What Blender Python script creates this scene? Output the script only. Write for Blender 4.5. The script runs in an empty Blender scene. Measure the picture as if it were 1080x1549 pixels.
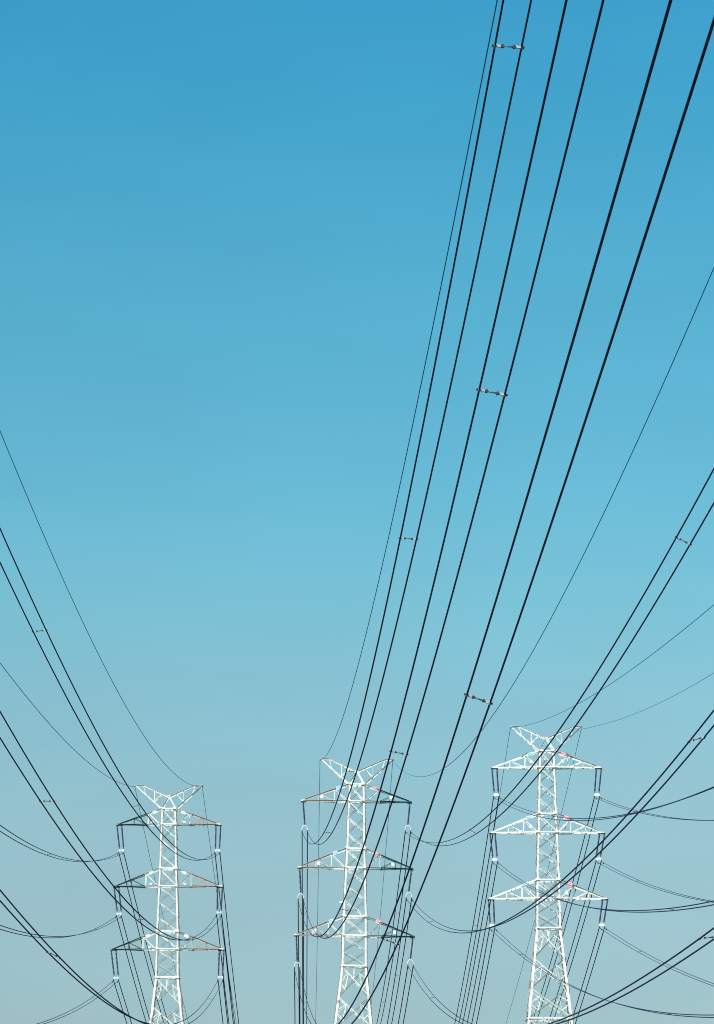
import bpy, bmesh, math, random
from mathutils import Vector, Matrix, noise
random.seed(4)
scene = bpy.context.scene
COL = scene.collection
V = Vector

# ------------------------------------------------------------------ materials
def mat(name, color, rough=0.6, metal=0.0, vary=0.0, scale=3.0, stain=None, stain_at=0.62):
    m = bpy.data.materials.new(name)
    m.use_nodes = True
    nt = m.node_tree
    b = nt.nodes['Principled BSDF']
    b.inputs['Roughness'].default_value = rough
    b.inputs['Metallic'].default_value = metal
    b.inputs['Base Color'].default_value = (*color, 1)
    if vary or stain:
        tc = nt.nodes.new('ShaderNodeTexCoord')
        n = nt.nodes.new('ShaderNodeTexNoise')
        n.inputs['Scale'].default_value = scale
        n.inputs['Detail'].default_value = 6
        nt.links.new(tc.outputs['Object'], n.inputs['Vector'])
        r = nt.nodes.new('ShaderNodeValToRGB')
        lo = tuple(c * (1 - vary) for c in color)
        hi = tuple(min(1, c * (1 + vary * 0.4)) for c in color)
        r.color_ramp.elements[0].position = 0.3
        r.color_ramp.elements[0].color = (*lo, 1)
        r.color_ramp.elements[1].position = 0.6
        r.color_ramp.elements[1].color = (*hi, 1)
        if stain:
            e = r.color_ramp.elements.new(stain_at)
            e.color = (*hi, 1)
            e = r.color_ramp.elements.new(min(0.99, stain_at + 0.1))
            e.color = (*stain, 1)
        nt.links.new(n.outputs['Fac'], r.inputs['Fac'])
        nt.links.new(r.outputs['Color'], b.inputs['Base Color'])
    return m

M_WHITE = mat('white_paint', (0.76, 0.735, 0.68), 0.5, 0.0, 0.22, 2.2, (0.34, 0.27, 0.22), 0.60)
M_GREEN = mat('dark_green_paint', (0.014, 0.080, 0.085), 0.5, 0.0, 0.25, 3.0)
M_BLACKGREEN = mat('black_green_paint', (0.020, 0.048, 0.045), 0.5, 0.0, 0.25, 3.0)
M_BEIGE = mat('weathered_beige_paint', (0.56, 0.45, 0.40), 0.6, 0.0, 0.3, 5.0, (0.12, 0.08, 0.07), 0.60)
M_RUST = mat('rust_brown_paint', (0.46, 0.28, 0.21), 0.7, 0.0, 0.35, 5.0, (0.09, 0.04, 0.03), 0.56)
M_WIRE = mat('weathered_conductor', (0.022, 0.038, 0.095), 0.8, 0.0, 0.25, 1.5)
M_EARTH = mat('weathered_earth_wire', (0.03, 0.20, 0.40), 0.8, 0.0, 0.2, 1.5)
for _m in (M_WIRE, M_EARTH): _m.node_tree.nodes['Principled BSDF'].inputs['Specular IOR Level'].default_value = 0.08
M_FIT = mat('dark_steel_fitting', (0.035, 0.036, 0.045), 0.6, 0.3, 0.2, 8.0)
M_ALU = mat('pale_aluminium', (0.38, 0.37, 0.35), 0.4, 0.0, 0.12, 12.0)
M_GREYBAR = mat('grey_steel_bar', (0.10, 0.11, 0.13), 0.5, 0.2, 0.2, 12.0)
M_DISC = mat('dark_glazed_insulator', (0.018, 0.030, 0.085), 0.35, 0.0, 0.2, 10.0)
M_YOKE = mat('white_yoke_paint', (0.66, 0.67, 0.66), 0.5, 0.0, 0.08, 6.0)
M_BLUE = mat('blue_sign_paint', (0.30, 0.56, 0.84), 0.5, 0.0, 0.06, 6.0)
M_RED = mat('red_sign_paint', (0.83, 0.20, 0.28), 0.5, 0.0, 0.06, 6.0)
M_PINK = mat('pale_pink_mark_paint', (0.88, 0.70, 0.70), 0.5, 0.0, 0.05, 6.0)
M_PALE = mat('pale_blue_mark_paint', (0.75, 0.85, 0.90), 0.5, 0.0, 0.05, 6.0)
M_CREAM = mat('cream_box_paint', (0.80, 0.72, 0.58), 0.5, 0.0, 0.06, 6.0)
M_CONC = mat('concrete', (0.33, 0.32, 0.30), 0.85, 0.0, 0.2, 2.0)

# ------------------------------------------------------------------ helpers
def finish(name, bm, mats, parent=None, smooth=False):
    me = bpy.data.meshes.new(name)
    bmesh.ops.recalc_face_normals(bm, faces=bm.faces[:])
    if smooth:
        for f in bm.faces: f.smooth = True
    bm.to_mesh(me); bm.free()
    for m in (mats if isinstance(mats, (list, tuple)) else [mats]): me.materials.append(m)
    o = bpy.data.objects.new(name, me)
    COL.objects.link(o)
    if parent: o.parent = parent
    return o

def tag(o, label, cat, group=None):
    o['label'] = label; o['category'] = cat
    if group: o['group'] = group
    return o

def empty(name, loc, rot=(0, 0, 0)):
    o = bpy.data.objects.new(name, None)
    o.empty_display_size = 0.3
    COL.objects.link(o); o.location = loc; o.rotation_euler = rot
    return o

def prism(bm, prof, p0, p1, u, v, mi=0):
    """closed profile (list of (a,b)) swept straight from p0 to p1 along axes u, v"""
    a = [bm.verts.new(p0 + u * x + v * y) for x, y in prof]
    b = [bm.verts.new(p1 + u * x + v * y) for x, y in prof]
    n = len(prof); fs = []
    for i in range(n):
        fs.append(bm.faces.new((a[i], a[(i + 1) % n], b[(i + 1) % n], b[i])))
    fs.append(bm.faces.new(a[::-1])); fs.append(bm.faces.new(b))
    for f in fs: f.material_index = mi

def angle(bm, p0, p1, u, v, w, t=0.012, mi=0):
    """rolled steel angle section: one leg along u, the other along v, heel on the line p0-p1"""
    ax = (p1 - p0).normalized()
    u = (u - ax * u.dot(ax)).normalized()
    v = (v - ax * v.dot(ax)); v = (v - u * v.dot(u)).normalized()
    prism(bm, [(0, 0), (w, 0), (w, t), (t, t), (t, w), (0, w)], p0, p1, u, v, mi)

def face_bar(bm, p0, p1, n, w, off=0.0, up=True, mi=0, t=0.01):
    """angle in a lattice face with outward normal n; its outstanding leg is the upper edge, turned outward"""
    ax = (p1 - p0).normalized()
    dn = n.cross(ax).normalized()
    if dn.z > 0 or (abs(dn.z) < 1e-3 and dn.x < 0): dn = -dn
    if not up: dn = -dn
    o = n * off - dn * (w * 0.5)
    angle(bm, p0 + o, p1 + o, dn, n, w, t, mi)

def box(bm, c, sx, sy, sz, R=None, mi=0, bev=0.0):
    r = bmesh.ops.create_cube(bm, size=1.0)
    vs = r['verts']
    for q in vs:
        p = V((q.co.x * sx, q.co.y * sy, q.co.z * sz))
        if R: p = R @ p
        q.co = p + c
    fs = set(f for q in vs for f in q.link_faces)
    for f in fs: f.material_index = mi
    if bev:
        es = list(set(e for q in vs for e in q.link_edges))
        bmesh.ops.bevel(bm, geom=es, offset=bev, segments=2, affect='EDGES', profile=0.5)

def tube(bm, pts, rad, n=8, mi=0):
    """round tube through pts, rad is a number or a list"""
    rings = []
    for i, p in enumerate(pts):
        a = pts[max(0, i - 1)]; b = pts[min(len(pts) - 1, i + 1)]
        ax = (b - a).normalized()
        u = ax.cross(V((0, 0, 1)))
        if u.length < 1e-3: u = ax.cross(V((1, 0, 0)))
        u.normalize(); w = u.cross(ax).normalized()
        r = rad[i] if isinstance(rad, (list, tuple)) else rad
        rings.append([bm.verts.new(p + u * (r * math.cos(2 * math.pi * k / n)) + w * (r * math.sin(2 * math.pi * k / n))) for k in range(n)])
    for A, B in zip(rings, rings[1:]):
        for k in range(n):
            f = bm.faces.new((A[k], A[(k + 1) % n], B[(k + 1) % n], B[k])); f.material_index = mi; f.smooth = True
    f = bm.faces.new(rings[0][::-1]); f.material_index = mi
    f = bm.faces.new(rings[-1]); f.material_index = mi

# ------------------------------------------------------------------ line data, metres
# phase: attachment x, z; near span: heading, slope, curvature, bundle roll, spacer distances;
#        far span: heading, slope, spacer distances
EYE = 1.6
TOWER_Y = {'L': 301.44, 'M': 279.27, 'R': 285.18}
W = {
    'M1': (-3.950, 33.071, 0.02751, -0.14768, 0.000386, -0.060, [226.2, 189.7, 89.5], -0.01362, -0.1150, [32.1, 87.3]),
    'M2': (-4.235, 27.926, 0.02822, -0.15310, 0.000419, -0.192, [223.8, 187.3, 133.3], -0.01363, -0.1150, [33.1]),
    'M3': (-4.492, 22.769, 0.02939, -0.14944, 0.000425, -0.336, [219.9, 182.4], -0.01443, -0.1150, []),
    'M4': (3.850, 33.071, 0.02501, -0.14954, 0.000421, -0.472, [184.9, 87.5], -0.01484, -0.1159, [31.7, 86.7]),
    'M5': (3.911, 28.006, 0.02544, -0.15007, 0.000416, 0.278, [185.9, 36.9], -0.01528, -0.1150, [32.6]),
    'M6': (4.021, 22.967, 0.02223, -0.14419, 0.000371, 0.076, [191.8, 38.2], -0.01712, -0.1150, []),
    'MG1': (-2.811, 38.505, 0.02293, -0.12981, 0.000242, -0.000, [], -0.01301, -0.1149, []),
    'MG2': (2.710, 38.455, 0.02358, -0.17485, 0.000462, -0.000, [], -0.00885, -0.1147, []),
    'RG1': (11.911, 41.818, 0.00196, -0.13772, 0.000145, -0.000, [], -0.01091, -0.1820, []),
    'RG2': (17.404, 41.714, 0.04226, -0.12350, 0.000361, -0.000, [], -0.01592, -0.1818, []),
    'R1': (10.767, 36.403, 0.03567, -0.16756, 0.000385, 0.330, [36.7, 113.4], -0.01120, -0.1824, [39.0]),
    'R4': (18.568, 36.403, 0.04336, -0.17205, 0.000442, -0.000, [25.3], -0.01393, -0.1825, []),
    'R2': (10.628, 31.385, 0.03776, -0.17026, 0.000413, -0.200, [110.9, 68.8], -0.01370, -0.1821, [39.7]),
    'R5': (18.632, 31.436, 0.05084, -0.17431, 0.000480, -0.000, [23.6], -0.01703, -0.1820, []),
    'R3': (10.388, 26.301, 0.06979, -0.19467, 0.000646, -0.300, [19.6, 88.1], -0.01408, -0.1820, []),
    'R6': (18.820, 26.351, 0.05042, -0.16976, 0.000397, -0.000, [23.0], -0.01459, -0.1820, []),
    'LG1': (-18.177, 39.257, 0.02646, -0.12183, 0.000176, -0.000, [], 0.01115, -0.2002, []),
    'LG2': (-12.659, 39.257, 0.01025, -0.12762, 0.000300, -0.000, [], 0.00351, -0.2000, []),
    'L1': (-19.218, 33.839, -0.00060, -0.14055, 0.000457, 0.116, [70.3], 0.01438, -0.2001, [26.9]),
    'L2': (-19.342, 28.674, -0.00129, -0.13773, 0.000423, 0.213, [26.8], 0.01583, -0.2000, [26.6]),
    'L3': (-19.517, 23.490, -0.00166, -0.13437, 0.000335, -0.000, [24.4], 0.02088, -0.2000, []),
    'L4': (-11.375, 33.839, 0.00817, -0.13301, 0.000333, 0.126, [188.2, 129.2], -0.00372, -0.2001, [27.3]),
    'L5': (-11.203, 28.781, 0.01008, -0.13524, 0.000329, -0.005, [191.1, 132.4, 28.7], -0.00458, -0.2000, [27.5]),
    'L6': (-11.057, 23.543, 0.01146, -0.12871, 0.000309, -0.430, [193.1, 29.4], -0.00467, -0.2000, []),
}
def wire_curves(key):
    X0, Z0, ph, sl, c, roll, sp, bph, bsl, bsp = W[key]
    Y0 = TOWER_Y[key[0]]
    earth = 'G' in key
    def near(t, off=0.0):
        dx, dy = math.sin(ph), -math.cos(ph)
        rr = roll * min(1, t / 40)
        return V((X0 + t * dx + off * 0.2 * -dy * math.cos(rr), Y0 + t * dy + off * 0.2 * dx * math.cos(rr),
                  Z0 + sl * t + c * t * t + off * 0.2 * math.sin(rr)))
    bc = 0.0003 if earth else 0.0004
    def far(t, off=0.0):
        dx, dy = math.sin(bph), math.cos(bph)
        return V((X0 + t * dx + off * 0.2 * dy, Y0 + t * dy - off * 0.2 * dx, Z0 + bsl * t + bc * t * t))
    return near, far

TNAME = {'L': 'left', 'M': 'middle', 'R': 'right'}
ARM = {'1': 'top left', '2': 'middle left', '3': 'bottom left', '4': 'top right', '5': 'middle right', '6': 'bottom right'}

# ------------------------------------------------------------------ pylons
TOP = {'L': 35.80 + EYE, 'M': 35.02 + EYE, 'R': 38.36 + EYE}
WID = [(0, 1.17), (-4.88, 1.42), (-10.0, 1.78), (-13.7, 1.88)]
def width(dz):
    if dz < -13.7: return 1.88 + 0.217 * (-13.7 - dz)
    for (a, wa), (b, wb) in zip(WID, WID[1:]):
        if dz >= b: return wa + (wb - wa) * (a - dz) / (a - b)
ARMS = [(-1.27, 0.0, 4.05), (-6.32, -4.88, 4.225), (-11.42, -10.0, 4.39)]   # lower z, upper z, tip reach
FACES = [V((0, -1, 0)), V((1, 0, 0)), V((0, 1, 0)), V((-1, 0, 0))]

def corner(top, dz, sx, sy):
    h = width(dz) / 2
    return V((sx * h, sy * h, top + dz))
def face_pts(top, dz, n):
    """the two leg points of face n at level dz, left one first as seen from outside"""
    h = width(dz) / 2
    u = V((0, 0, 1)).cross(n)
    z = V((0, 0, top + dz))
    return z + n * h - u * h, z + n * h + u * h

def x_panel(bm, top, z0, z1, w):
    for n in FACES:
        a0, b0 = face_pts(top, z0, n); a1, b1 = face_pts(top, z1, n)
        if n.y < 0 or n.x > 0:
            face_bar(bm, a0, b1, n, w, 0.004)
            face_bar(bm, a1, b0, n, w * 0.8, -0.10)
        else:
            # far faces: one bar turned outward, the other bolted inside with its free leg turned inward
            face_bar(bm, a1, b0, n, w, 0.004)
            face_bar(bm, a0, b1, -n, w * 0.8, 0.02)

def horizontal(bm, top, dz, w):
    for n in FACES:
        a, b = face_pts(top, dz, n)
        ins = (b - a).normalized() * 0.02
        angle(bm, a + ins + n * 0.016 + V((0, 0, -w / 2)), b - ins + n * 0.016 + V((0, 0, -w / 2)), V((0, 0, 1)), n, w, 0.012)

def redundants(bm, top, z0, z1, w):
    zm = (z0 + z1) / 2
    for n in FACES:
        a0, b0 = face_pts(top, z0, n); a1, b1 = face_pts(top, z1, n); am, bm_ = face_pts(top, zm, n)
        for P0, P1, Pm, Q0, Q1 in ((a0, a1, am, b0, b1), (b0, b1, bm_, a0, a1)):
            up = P0.lerp(Q1, 0.25); lo = P1.lerp(Q0, 0.25)
            o = n * -0.05
            face_bar(bm, up + o, lo + o, n, w, 0, False)
            face_bar(bm, Pm + o, lo + o, n, w, 0, False)
            face_bar(bm, Pm + o, up + o, n, w, -0.03, False)

def build_pylon(key):
    top = TOP[key]
    if key == 'M':
        root = empty('lattice_pylon', (-0.553, TOWER_Y['M'], 0), (0, 0.0145, 0))
    else:
        root = empty('lattice_pylon', ({'L': -15.36, 'R': 14.69}[key], TOWER_Y[key], 0))
    levels = [0, -1.27, -2.47, -3.67, -4.88, -6.32, -7.55, -8.77, -10.0, -11.42, -12.56, -13.7]
    low = [-13.7, -16.0, -18.3, -20.6]
    z = -20.6; step = 3.0
    while top + z > step + 1.2:
        z -= step; low.append(z); step += 0.45
    low.append(-top + 0.25)
    # body lattice
    bm = bmesh.new()
    allz = [0, -4.88, -10.0, -13.7, -20.6, -top + 0.2]
    for sx in (-1, 1):
        for sy in (-1, 1):
            for a, b in zip(allz, allz[1:]):
                w = 0.125 if b > -11 else (0.135 if b > -14 else 0.165)
                if sx > 0 and sy > 0:
                    d = V((-w, 0, 0))
                    angle(bm, corner(top, a, sx, sy) + d, corner(top, b, sx, sy) + d, V((1, 0, 0)), V((0, -1, 0)), w, 0.018)
                else:
                    angle(bm, corner(top, a, sx, sy), corner(top, b, sx, sy), V((-sx, 0, 0)), V((0, -sy, 0)), w, 0.018)
            # step bolts up one leg in four
            for k in range(60):
                dz = -0.3 - 0.42 * k
                if sx * sy < 0 and top + dz > 3:
                    c = corner(top, dz, sx, sy)
                    box(bm, c + V((sx * 0.05, -sy * 0.05, 0)), 0.10, 0.02, 0.02)
    for a, b in zip(levels, levels[1:]): x_panel(bm, top, a, b, 0.062)
    for a, b in zip(low, low[1:]):
        x_panel(bm, top, a, b, 0.068)
        redundants(bm, top, a, b, 0.044)
    for dz in (-0.001, -1.27, -4.88, -6.32, -10.0, -11.42): horizontal(bm, top, dz, 0.10)
    horizontal(bm, top, -13.7, 0.12); horizontal(bm, top, -20.6, 0.12)
    for dz in (-13.7, -20.6):                      # short hanger from the middle of the waist strut
        for n in FACES:
            a, b = face_pts(top, dz, n); c, d = face_pts(top, dz - 1.05, n)
            face_bar(bm, (a + b) / 2 - n * 0.06, (c + d) / 2 - n * 0.06, n, 0.06, 0, False)
        # plan bracing
        a = [corner(top, dz - 0.08, sx, sy) for sx, sy in ((-1, -1), (1, -1), (1, 1), (-1, 1))]
        tube(bm, [a[0], a[2]], 0.03, 6); tube(bm, [a[1] + V((0, 0, 0.07)), a[3] + V((0, 0, 0.07))], 0.03, 6)
    for dz in (0, -1.27, -4.88, -6.32, -10.0, -11.42, -13.7):    # gusset plates at the nodes
        for sx in (-1, 1):
            for sy in (-1, 1):
                c = corner(top, dz, sx, sy)
                s = 0.30 if dz in (0, -4.88, -10.0) else 0.22
                box(bm, c + V((-sx * s * 0.32, sy * 0.012, -0.02)), s, 0.012, s)
    finish('lattice_body', bm, M_WHITE, root)
    # horns that carry the earth wires
    for s in (-1, 1):
        bm = bmesh.new()
        tipz = top + 1.93
        for sy in (-1, 1):
            n = V((0, sy, 0))
            foot = corner(top, 0, s, sy); tip = V((s * 2.72, sy * 0.07, tipz))
            node = V((s * 0.03, sy * 0.42, top + 0.98)); upt = V((s * 2.12, sy * 0.12, tipz + 0.02))
            face_bar(bm, foot, tip, n, 0.08, 0.0)
            face_bar(bm, node, upt, n, 0.08, 0.003)
            face_bar(bm, upt, V((s * 2.8, sy * 0.07, tipz + 0.02)), n, 0.09, 0.006)
            face_bar(bm, node, foot, n, 0.08, -0.02)
            lo = foot.lerp(tip, 0.28); hi = node.lerp(upt, 0.545)
            face_bar(bm, hi, lo, n, 0.042, -0.03, False)
            lo2 = foot.lerp(tip, 0.30); hi2 = node.lerp(upt, 0.26)
            face_bar(bm, lo2, hi2, n, 0.036, -0.04, False)
            lo3 = foot.lerp(tip, 0.62)
            face_bar(bm, upt, lo3, n, 0.042, -0.03, False)
        for f in (0.0, 0.28, 0.62):
            a = corner(top, 0, s, -1).lerp(V((s * 2.72, -0.07, tipz)), f); b = V((a.x, -a.y, a.z))
            if f: tube(bm, [a, b], 0.025, 6)
        for f in (0.27, 0.55):
            a = V((s * 0.03, -0.42, top + 0.98)).lerp(V((s * 2.12, -0.12, tipz + 0.02)), f); tube(bm, [a, V((a.x, -a.y, a.z))], 0.025, 6)
        box(bm, V((s * 2.76, 0, tipz + 0.02)), 0.16, 0.24, 0.07)
        if s > 0: box(bm, V((0, -0.44, top + 0.98)), 0.26, 0.012, 0.2); box(bm, V((0, 0.44, top + 0.98)), 0.26, 0.012, 0.2)
        finish('earth_wire_horn', bm, M_WHITE, root)
    # six cross arms
    for ai, (zl, zu, reach) in enumerate(ARMS):
        for s in (-1, 1):
            paint = {('L', -1): M_BLACKGREEN, ('L', 1): M_RUST, ('M', -1): M_BEIGE, ('M', 1): M_GREEN}.get((key, s), M_WHITE)
            split = 0.335 if paint is not M_WHITE else 2
            bm = bmesh.new()
            def run(p0, p1, n, w, off, up=True):
                """one member, painted white near the body and in the arm's colour further out"""
                x0, x1 = abs(p0.x), abs(p1.x)
                hb = width(zl) / 2; xs = hb + split * (reach - hb)
                if x0 > x1: p0, p1, x0, x1 = p1, p0, x1, x0
                if x1 <= xs: face_bar(bm, p0, p1, n, w, off, up, 0)
                elif x0 >= xs: face_bar(bm, p0, p1, n, w, off, up, 1)
                else:
                    f = (xs - x0) / (x1 - x0); q = p0.lerp(p1, f)
                    face_bar(bm, p0, q, n, w, off, up, 0); face_bar(bm, q, p1, n, w, off, up, 1)
            lo = {}; hi = {}
            for sy in (-1, 1):
                n = V((0, sy, 0))
                L0 = corner(top, zl, s, sy); L1 = V((s * reach, sy * 0.08, top + zl))
                U0 = corner(top, zu, s, sy); U1 = V((s * (reach - 0.06), sy * 0.07, top + zl + 0.09))
                cw = 0.092 if paint is M_WHITE else (0.070 if key == 'L' else 0.080)
                run(L0, L1, n, cw, 0.02, paint is not M_WHITE); run(U0, U1, n, cw, 0.02, s > 0 or paint is not M_WHITE)
                for k, f in enumerate((0.315, 0.655)):
                    lo[sy, k] = L0.lerp(L1, f); hi[sy, k] = U0.lerp(U1, f)
                    run(hi[sy, k], lo[sy, k], n, 0.05 if paint is M_WHITE else 0.036, -0.01, False)
                run(hi[sy, 0], L0 + V((s * 0.03, 0, 0)), n, 0.048 if paint is M_WHITE else 0.042, -0.03, paint is not M_WHITE)
                run(hi[sy, 1], lo[sy, 0], n, 0.042 if paint is M_WHITE else 0.036, -0.03, False)
            for k in (0, 1):
                mi = 1 if (split < 2 and k > 0) else 0
                tube(bm, [lo[-1, k], lo[1, k]], 0.022, 6, mi); tube(bm, [hi[-1, k], hi[1, k]], 0.018, 6, mi)
            h = width(zl) / 2
            tube(bm, [V((s * h, -h, top + zl - 0.06)), lo[1, 0] - V((0, 0, 0.03))], 0.025, 6, 0)
            tube(bm, [lo[1, 0] - V((0, 0, 0.06)), lo[-1, 1] - V((0, 0, 0.06))], 0.025, 6, 1 if split < 2 else 0)
            box(bm, V((s * (reach - 0.03), 0, top + zl + 0.035)), 0.34, 0.30, 0.11, None, 1 if (split < 2 and key == 'M' and s > 0 or key == 'L' and s < 0) else 0)
            arm = finish('cross_arm', bm, [M_WHITE, paint], root)
            if paint is not M_WHITE:
                arm['label'] = {('L', -1): 'cross arm painted near-black green beyond its white root', ('L', 1): 'rust brown cross arm with a white root',
                                ('M', -1): 'weathered beige cross arm with a white root', ('M', 1): 'dark green cross arm with a white root'}[key, s]
            # hanger bracket under the tip
            bm = bmesh.new()
            xs = (0.19, -0.19) if key != 'M' else (0.0,)
            for dx in xs:
                for yy in (-0.05, 0.05): box(bm, V((s * (reach - 0.02) + dx, yy, top + zl - 0.085)), 0.09, 0.02, 0.13)
                tube(bm, [V((s * (reach - 0.02) + dx, -0.09, top + zl - 0.11)), V((s * (reach - 0.02) + dx, 0.09, top + zl - 0.11))], 0.03, 8)
            box(bm, V((s * (reach - 0.02), 0, top + zl - 0.055)), 0.56 if key != 'M' else 0.36, 0.24, 0.085)
            finish('hanger_bracket', bm, M_FIT, arm)
            # circuit plate clamped on the upper chord
            hb = width(zu) / 2
            ang = math.atan2((zu - zl - 0.09), (reach - 0.06 - hb))
            fx = {'L': 0.165, 'M': 0.225, 'R': 0.205}[key] + 0.012 * ai
            px = hb + fx * (reach - hb); pz = top + zu + (zl + 0.09 - zu) * fx
            py = -hb * (1 - fx) - 0.16
            R = Matrix.Rotation(s * ang, 3, 'Y')
            drop = -0.14 if key == 'L' else -0.03
            bm = bmesh.new()
            box(bm, V((s * px, py, pz + drop)), 0.38, 0.02, 0.23, R, 0, 0.006)
            box(bm, V((s * px, py + 0.06, pz + drop + 0.05)), 0.05, 0.12, 0.05, R, 0)
            plate = finish('circuit_plate', bm, M_WHITE if key == 'L' else (M_BLUE if s < 0 else M_RED), root)
            if key != 'L':
                plate['label'] = ('blue' if s < 0 else 'red') + ' circuit plate with a pale ring mark'
                bm = bmesh.new()
                pts = []
                for k in range(17):
                    a = 2 * math.pi * k / 16
                    pts.append(V((s * px, py - 0.013, pz + drop)) + R @ V((0.125 * math.cos(a), 0, 0.07 * math.sin(a))))
                for A, B in zip(pts, pts[1:]): tube(bm, [A, B], 0.024, 6)
                finish('ring_mark', bm, M_PALE if s < 0 else M_PINK, plate)
            # small white plates and boxes on the arms
            if key == 'M':
                bm = bmesh.new()
                box(bm, V((s * (2.62 + 0.19 * ai), -0.46, top + zl + 0.29)), 0.25, 0.05, 0.27, None, 0, 0.012)
                box(bm, V((s * (2.62 + 0.19 * ai), -0.33, top + zl + 0.31)), 0.04, 0.22, 0.04)
                finish('marker_plate', bm, M_YOKE, root)
            else:
                bm = bmesh.new()
                if key == 'R':
                    c = V((s * (1.2 + 0.12 * ai), -0.45, top + zl + 0.44)); d = (0.23, 0.14, 0.31)
                else:
                    c = V((s * (1.3 + 0.08 * ai), -0.52, top + zl + 0.16)); d = (0.22, 0.12, 0.15)
                box(bm, c, *d, None, 0, 0.012)
                box(bm, c + V((0, 0, d[2] / 2 + 0.012)), d[0] * 1.12, d[1] * 1.2, 0.024)
                tube(bm, [c + V((0, 0.03, -d[2] / 2)), c + V((0, 0.03, -(c.z - top - zl) + 0.02))], 0.02, 6)
                finish('junction_box', bm, M_CREAM if (key == 'R' and ai == 2) else M_YOKE, root)
    if key == 'R':                                     # small perch guards on the top arms, white plate under the peak
        for s in (-1, 1):
            bm = bmesh.new()
            Rg = Matrix.Rotation(s * math.radians(36), 3, 'Y')
            box(bm, V((s * 1.74, -0.42, top - 0.33)), 0.62, 0.05, 0.07, Rg)
            finish('perch_guard', bm, M_GREYBAR, root)
        bm = bmesh.new(); box(bm, V((0.22, -0.48, top + 0.42)), 0.24, 0.03, 0.26, Matrix.Rotation(0.5, 3, 'Y'), 0, 0.008)
        finish('name_plate', bm, M_YOKE, root)
    if key == 'M':
        bm = bmesh.new(); box(bm, V((-1.02, -0.7, top - 8.95)), 0.30, 0.03, 0.14, Matrix.Rotation(-0.2, 3, 'Y'), 0, 0.008)
        box(bm, V((-0.9, -0.78, top - 8.97)), 0.2, 0.03, 0.03)
        finish('name_plate', bm, M_YOKE, root)
        bm = bmesh.new(); box(bm, V((-0.42, -0.40, top + 0.99)), 0.5, 0.05, 0.06); finish('lightning_rod_bracket', bm, M_GREYBAR, root)
    for sx in (-1, 1):
        for sy in (-1, 1):
            c = corner(top, -top, sx, sy); bm = bmesh.new()
            r = bmesh.ops.create_cone(bm, cap_ends=True, segments=20, radius1=0.55, radius2=0.4, depth=1.0)
            for q in r['verts']: q.co += V((c.x, c.y, -0.05))
            finish('footing', bm, M_CONC, root)
    return root

PYL = {
    'L': 'white lattice pylon on the left with near-black green left arms and rust brown right arms',
    'M': 'white lattice pylon in the middle with beige left arms and dark green right arms',
    'R': 'white lattice pylon on the right, the highest one, with every arm painted white',
}
for k in 'LMR':
    tag(build_pylon(k), PYL[k], 'pylon', 'lattice transmission pylons')

# ------------------------------------------------------------------ insulators
def sheds(bm, p0, p1, n=17, r=0.072, core=0.050):
    """a string of sheds from p0 down to p1"""
    pts = []; rad = []
    for i in range(n):
        for f, q in ((0.05, core), (0.30, core), (0.42, r), (0.55, r * 0.96), (0.80, core * 1.25)):
            pts.append(p0.lerp(p1, (i + f) / n)); rad.append(q)
    pts = [p0] + pts + [p1]; rad = [core] + rad + [core]
    tube(bm, pts, rad, 12)

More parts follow.
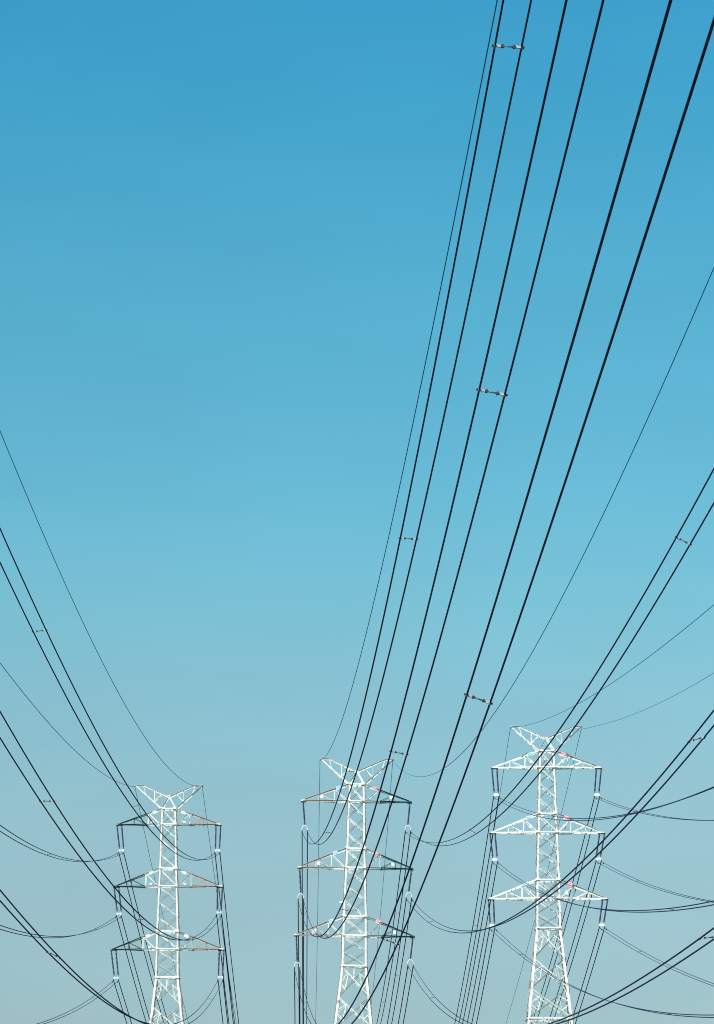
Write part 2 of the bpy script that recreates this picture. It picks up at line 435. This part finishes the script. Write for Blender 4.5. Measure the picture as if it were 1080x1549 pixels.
for key in W:
    if 'G' in key: continue
    tk = key[0]; ph = int(key[1]); s = -1 if ph <= 3 else 1
    X0, Z0 = W[key][0], W[key][1]; Y0 = TOWER_Y[tk]
    zl, zu, reach = ARMS[(ph - 1) % 3]
    cx = {'L': -15.36, 'R': 14.69}.get(tk)
    if tk == 'M':
        zz = TOP['M'] + zl; cx = -0.553 + zz * 0.0145
    tip = V((cx + s * (reach - 0.02), Y0, TOP[tk] + zl - 0.11))
    if tk == 'M': tip.z -= s * reach * 0.0145
    b = V((X0, Y0, Z0))
    root = empty('insulator_string', tip)
    def loc(p): return p - tip
    near, far = wire_curves(key)
    if tk == 'M':
        bm = bmesh.new(); e = b + V((0, 0, 0.62)); t0 = tip - V((0, 0, 0.14))
        sheds(bm, loc(t0), loc(e)); finish('disc_string', bm, M_DISC, root)
        bm = bmesh.new(); tube(bm, [V((0, 0, 0.02)), loc(t0)], 0.03, 8); finish('link_fitting', bm, M_FIT, root)
        bm = bmesh.new(); tube(bm, [loc(e), loc(b + V((0, 0, 0.48)))], 0.03, 8); finish('link_fitting', bm, M_FIT, root)
        bm = bmesh.new()
        arc = [loc(b + V((0.215 * math.cos(a), 0, 0.16 + 0.30 * math.sin(a)))) for a in [math.pi * k / 14 for k in range(15)]]
        arc = [loc(b + V((0.215, 0, 0.06)))] + arc + [loc(b + V((-0.215, 0, 0.06)))]
        tube(bm, arc, 0.031, 10); finish('arched_yoke', bm, M_YOKE, root)
        ends = [(e, 0.18)]
        tops = [(t0, 0.16)]
    else:
        ends = []; tops = []
        for dx in (-1, 1):
            bm = bmesh.new(); t0 = tip + V((dx * 0.19, 0, -0.14)); e = b + V((dx * 0.165, 0, 0.50))
            sheds(bm, loc(t0), loc(e), 17, 0.068)
            finish('disc_string', bm, M_DISC, root)
            bm = bmesh.new(); tube(bm, [V((dx * 0.19, 0, 0.02)), loc(t0)], 0.028, 8); finish('link_fitting', bm, M_FIT, root)
            bm = bmesh.new(); tube(bm, [loc(e), loc(b + V((dx * 0.165, 0, 0.30)))], 0.028, 8); finish('link_fitting', bm, M_FIT, root)
            ends.append((e, 0.13)); tops.append((t0, 0.12))
        bm = bmesh.new()
        prof = [(-0.20, 0.10), (0.20, 0.10), (0.205, 0.27), (0.12, 0.31), (-0.12, 0.31), (-0.205, 0.27)]
        if tk == 'L': prof = [(-0.20, 0.09), (-0.13, 0.09), (-0.09, 0.17), (0.09, 0.17), (0.13, 0.09), (0.20, 0.09), (0.20, 0.29), (0.12, 0.31), (0.06, 0.25), (-0.06, 0.25), (-0.12, 0.31), (-0.20, 0.29)]
        prism(bm, [(x, z) for x, z in prof], loc(b) + V((0, -0.03, 0)), loc(b) + V((0, 0.03, 0)), V((1, 0, 0)), V((0, 0, 1)))
        finish('yoke_plate', bm, M_YOKE, root)
    for p, r in ends:
        bm = bmesh.new(); q = loc(p) - V((0, 0, 0.035)); tube(bm, [q + V((-r, -0.02, 0.03)), q + V((-r * 0.6, -0.02, 0)), q + V((r * 0.6, -0.02, 0)), q + V((r, -0.02, 0.03))], 0.013, 6); finish('arcing_horn', bm, M_GREYBAR, root)
    for p, r in tops:
        bm = bmesh.new(); q = loc(p) + V((0, 0, 0.05)); tube(bm, [q + V((-r, -0.02, -0.03)), q + V((-r * 0.6, -0.02, 0)), q + V((r * 0.6, -0.02, 0)), q + V((r, -0.02, -0.03))], 0.011, 6); finish('arcing_horn', bm, M_GREYBAR, root)
    for o in (-1, 1):
        bm = bmesh.new(); c = near(0, o)
        box(bm, loc(c) + V((0, 0, 0.035)), 0.075, 0.24, 0.10, None, 0, 0.015)
        finish('suspension_clamp', bm, M_FIT, root)
    kind = 'single insulator string and arched yoke' if tk == 'M' else 'pair of dark insulator strings'
    tag(root, f'{kind} under the {ARM[key[1]]} arm of the {TNAME[tk]} pylon', 'insulator', 'insulator strings hanging from the pylon arms')

# ------------------------------------------------------------------ wires
def lerp(a, b, f): return a + (b - a) * max(0, min(1, f))
def add_wire(key, off):
    near, far = wire_curves(key)
    earth = 'G' in key
    p0 = near(0, off)
    pts = []; rad = []
    ts = [300 - 5 * k for k in range(57)] + [16, 12, 9, 6, 4, 2, 1]
    for t in ts:
        pts.append(far(t, off) - p0); rad.append(0.019 if earth else 0.037)
    pts.append(V((0, 0, 0))); rad.append(0.019 if earth else 0.037)
    for t in [1, 2, 3, 4, 6, 8, 10, 12, 15, 18] + [20 + 2.5 * k for k in range(139)]:
        pts.append(near(t, off) - p0)
        rad.append(lerp(0.0165, 0.0115, (t - 90) / 130) if earth else (lerp(0.0185, 0.027, (t - 35) / 75) if t < 150 else lerp(0.027, 0.0155, (t - 150) / 80)))
    bm = bmesh.new()
    tube(bm, pts, rad, 8)
    o = finish('earth_wire' if earth else 'power_cable', bm, M_EARTH if earth else M_WIRE)
    o.location = p0
    tk = TNAME[key[0]]
    # vibration dampers just either side of the clamp
    for fn, tt in ((near, 1.35), (far, 1.25)):
        if earth and fn is near: continue
        c = fn(tt, off) - p0; d = (fn(tt + 0.2, off) - fn(tt - 0.2, off)).normalized(); dn = V((0, 0, -0.07 if not earth else -0.05))
        bm = bmesh.new()
        tube(bm, [c + V((0, 0, 0.03)), c + dn], 0.022, 6)
        tube(bm, [c + dn - d * 0.2, c + dn + d * 0.2], 0.009, 6)
        for e in (-1, 1): tube(bm, [c + dn + d * (e * 0.12), c + dn + d * (e * 0.22)], 0.030 if not earth else 0.022, 8)
        finish('vibration_damper', bm, M_FIT, o)
    if earth:
        bm = bmesh.new()
        box(bm, V((0, 0, 0.0)), 0.06, 0.2, 0.08, None, 0, 0.01)
        tube(bm, [V((0, 0, 0.02)), V((0, 0, 0.16))], 0.02, 6)
        finish('wire_clamp', bm, M_FIT, o)
        tag(o, f"thin blue-grey earth wire strung from the {'left' if key[-1] == '1' else 'right'} horn of the {tk} pylon", 'earth wire', 'thin earth wires strung from the pylon peaks')
    else:
        tag(o, f"{'left' if off < 0 else 'right'} one of two dark cables under the {ARM[key[1]]} arm of the {tk} pylon", 'power cable', 'dark twin power cables hung from the arms')
for key in W:
    if 'G' in key: add_wire(key, 0)
    else:
        add_wire(key, -1); add_wire(key, 1)

# ------------------------------------------------------------------ bundle spacers
def make_spacer():
    root = empty('bundle_spacer', (0, 0, 0))
    for s in (-1, 1):
        bm = bmesh.new()
        prism(bm, [(0.085, -0.015), (0.13, -0.019), (0.205, -0.018), (0.215, 0.0), (0.205, 0.018), (0.13, 0.019), (0.085, 0.015)],
              V((0, -0.016, 0)), V((0, 0.016, 0)), V((s, 0, 0)), V((0, 0, 1)))
        box(bm, V((s * 0.2, 0, 0)), 0.036, 0.075, 0.046, None, 0, 0.009)
        a = finish('clamp_arm', bm, M_ALU, root)
        bm = bmesh.new()
        tube(bm, [V((s * 0.205, -0.05, -0.028)), V((s * 0.205, 0.05, -0.028))], 0.014, 8)
        finish('clamp_keeper', bm, M_FIT, a); bm = bmesh.new()
        tube(bm, [V((s * 0.232, -0.03, 0.0)), V((s * 0.232, 0.03, 0.0))], 0.015, 8)
        finish('clamp_hinge', bm, M_FIT, a)
        bm = bmesh.new()
        tube(bm, [V((s * 0.088, -0.03, 0)), V((s * 0.088, 0.03, 0))], 0.025, 12)
        finish('rubber_joint', bm, M_FIT, root)
    bm = bmesh.new(); tube(bm, [V((-0.09, 0, 0)), V((0.09, 0, 0))], 0.0125, 8)
    finish('link_bar', bm, M_GREYBAR, root)
    return root
proto = make_spacer(); first = True
def copy_tree(o, parent=None):
    c = o.copy(); COL.objects.link(c); c.parent = parent
    for ch in list(o.children): copy_tree(ch, c)
    return c
for key in W:
    if 'G' in key: continue
    near, far = wire_curves(key)
    sp, bsp = W[key][6], W[key][9]
    jobs = [(near, t, True) for t in sorted(sp)] + [(far, t, False) for t in sorted(bsp)]
    nn = len(sp); nf = len(bsp); i_n = i_f = 0
    for fn, t, is_near in jobs:
        a = fn(t, -1); b = fn(t, 1); d = (fn(t + 1, 0) - fn(t - 1, 0)).normalized()
        x = (b - a).normalized(); y = (d if d.y > 0 else -d); y = (y - x * y.dot(x)).normalized(); z = x.cross(y)
        o = proto if first else copy_tree(proto); first = False
        o.matrix_world = Matrix.Translation((a + b) / 2) @ Matrix((x, y, z)).transposed().to_4x4()
        tk = TNAME[key[0]]
        if is_near:
            i_n += 1
            which = {1: ['only'], 2: ['nearer', 'farther'], 3: ['nearest', 'middle', 'farthest']}[nn][i_n - 1]
            lab = f"{which} spacer from the {tk} pylon on front cables of its {ARM[key[1]]} arm"
        else:
            i_f += 1
            which = {1: ['only'], 2: ['upper', 'lower']}[nf][i_f - 1]
            lab = f"{which} thin spacer on back cables descending behind the {ARM[key[1]]} arm of the {tk} pylon"
        tag(o, lab, 'cable spacer', 'spacers clamped between the twin cables')

# ------------------------------------------------------------------ ground
def ground_z(x, y):
    d = max(0.0, y - 330.0)
    z = -45.0 * (1 - math.exp(-d / 260.0))
    far = min(1.0, max(0.0, (math.hypot(x, y - 150) - 60) / 300))
    return z + far * 1.6 * (noise.noise(V((x / 90, y / 90, 0.3))) - 0.3)
def axis(lo, hi, c, n):
    out = []
    for i in range(n + 1):
        f = -1 + 2 * i / n
        out.append(c + math.copysign(abs(f) ** 2.6, f) * (hi - c if f > 0 else c - lo))
    return out
xs = axis(-7000, 7000, 0, 110); ys = axis(-3000, 12000, 200, 130)
bm = bmesh.new()
g = [[bm.verts.new((x, y, ground_z(x, y))) for x in xs] for y in ys]
for j in range(len(ys) - 1):
    for i in range(len(xs) - 1):
        bm.faces.new((g[j][i], g[j][i + 1], g[j + 1][i + 1], g[j + 1][i]))
gm = mat('dry_grass_field', (0.085, 0.08, 0.05), 0.95, 0.0, 0.45, 0.06, (0.16, 0.14, 0.09), 0.6)
gr = finish('ground', bm, gm, None, True)
gr['kind'] = 'structure'

# ------------------------------------------------------------------ sun and sky
SUN_EL, SUN_AZ = math.radians(41), math.radians(-140)    # azimuth from +Y towards +X: behind the camera, to its left
sd = V((math.sin(SUN_AZ) * math.cos(SUN_EL), math.cos(SUN_AZ) * math.cos(SUN_EL), math.sin(SUN_EL)))
sl = bpy.data.lights.new('sun', 'SUN'); sl.energy = 5.0; sl.angle = math.radians(0.53); sl.color = (1.0, 0.955, 0.89)
so = bpy.data.objects.new('sun', sl); COL.objects.link(so)
so.rotation_euler = sd.to_track_quat('Z', 'Y').to_euler(); so.location = (0, 0, 200)

world = bpy.data.worlds.new('World'); scene.world = world; world.use_nodes = True
nt = world.node_tree; bg = nt.nodes['Background']
sky = nt.nodes.new('ShaderNodeTexSky'); sky.sky_type = 'NISHITA'; sky.sun_disc = False
sky.sun_elevation = SUN_EL; sky.sun_rotation = SUN_AZ
sky.air_density = 1.0; sky.dust_density = 1.0; sky.ozone_density = 1.0
bg.inputs['Strength'].default_value = 0.10
SKY_STOPS = [(0.1583, (0.2720, 0.3509, 0.4009)), (0.2395, (0.2948, 0.3744, 0.3865)), (0.3055, (0.3053, 0.4038, 0.3934)), (0.3716, (0.2935, 0.4428, 0.4204)), (0.4376, (0.2580, 0.4817, 0.4523)), (0.5033, (0.2130, 0.4868, 0.4705)), (0.5687, (0.1883, 0.4892, 0.4813)), (0.6336, (0.1689, 0.4999, 0.4871)), (0.6978, (0.1470, 0.5008, 0.5107)), (0.7612, (0.1201, 0.5044, 0.5274)), (0.8237, (0.1113, 0.5021, 0.5500))]
tcw = nt.nodes.new('ShaderNodeTexCoord'); sep = nt.nodes.new('ShaderNodeSeparateXYZ')
nt.links.new(tcw.outputs['Generated'], sep.inputs['Vector'])
mp = nt.nodes.new('ShaderNodeMapRange'); mp.inputs['From Min'].default_value = 0.0; mp.inputs['From Max'].default_value = 0.4
nt.links.new(sep.outputs['Z'], mp.inputs['Value'])
ramp = nt.nodes.new('ShaderNodeValToRGB'); ramp.color_ramp.interpolation = 'LINEAR'
els = ramp.color_ramp.elements
els[0].position = SKY_STOPS[0][0]; els[0].color = (*SKY_STOPS[0][1], 1)
els[1].position = SKY_STOPS[-1][0]; els[1].color = (*SKY_STOPS[-1][1], 1)
for p, c in SKY_STOPS[1:-1]:
    e = els.new(p); e.color = (*c, 1)
nt.links.new(mp.outputs['Result'], ramp.inputs['Fac'])
tint = nt.nodes.new('ShaderNodeVectorMath'); tint.operation = 'MULTIPLY'
nt.links.new(sky.outputs['Color'], tint.inputs[0]); nt.links.new(ramp.outputs['Color'], tint.inputs[1])
dbl = nt.nodes.new('ShaderNodeVectorMath'); dbl.operation = 'SCALE'; dbl.inputs['Scale'].default_value = 2.0
nt.links.new(tint.outputs['Vector'], dbl.inputs[0])
# faint uneven haze, stretched along the horizon
stretch = nt.nodes.new('ShaderNodeVectorMath'); stretch.operation = 'MULTIPLY'; stretch.inputs[1].default_value = (1, 1, 3.5)
nt.links.new(tcw.outputs['Generated'], stretch.inputs[0])
hz = nt.nodes.new('ShaderNodeTexNoise'); hz.inputs['Scale'].default_value = 14; hz.inputs['Detail'].default_value = 5
nt.links.new(stretch.outputs['Vector'], hz.inputs['Vector'])
hm = nt.nodes.new('ShaderNodeMapRange'); hm.inputs['From Min'].default_value = 0.3; hm.inputs['From Max'].default_value = 0.7
hm.inputs['To Min'].default_value = 0.975; hm.inputs['To Max'].default_value = 1.025
nt.links.new(hz.outputs['Fac'], hm.inputs['Value'])
hv = nt.nodes.new('ShaderNodeVectorMath'); hv.operation = 'SCALE'
nt.links.new(dbl.outputs['Vector'], hv.inputs[0]); nt.links.new(hm.outputs['Result'], hv.inputs['Scale'])
nt.links.new(hv.outputs['Vector'], bg.inputs['Color'])

# ------------------------------------------------------------------ camera
cam = bpy.data.cameras.new('camera'); co = bpy.data.objects.new('camera', cam); COL.objects.link(co)
cam.sensor_fit = 'HORIZONTAL'; cam.sensor_width = 36.0; cam.lens = 36.0 * 5600 / 1080
cam.clip_start = 0.5; cam.clip_end = 30000
co.location = (0, 0, EYE); co.rotation_euler = (math.radians(90 + 11.364), 0, 0)
scene.camera = co
scene.cycles.filter_width = 1.0
scene.view_settings.view_transform = 'Standard'; scene.view_settings.look = 'None'
scene.view_settings.exposure = 0.35; scene.view_settings.gamma = 1.0
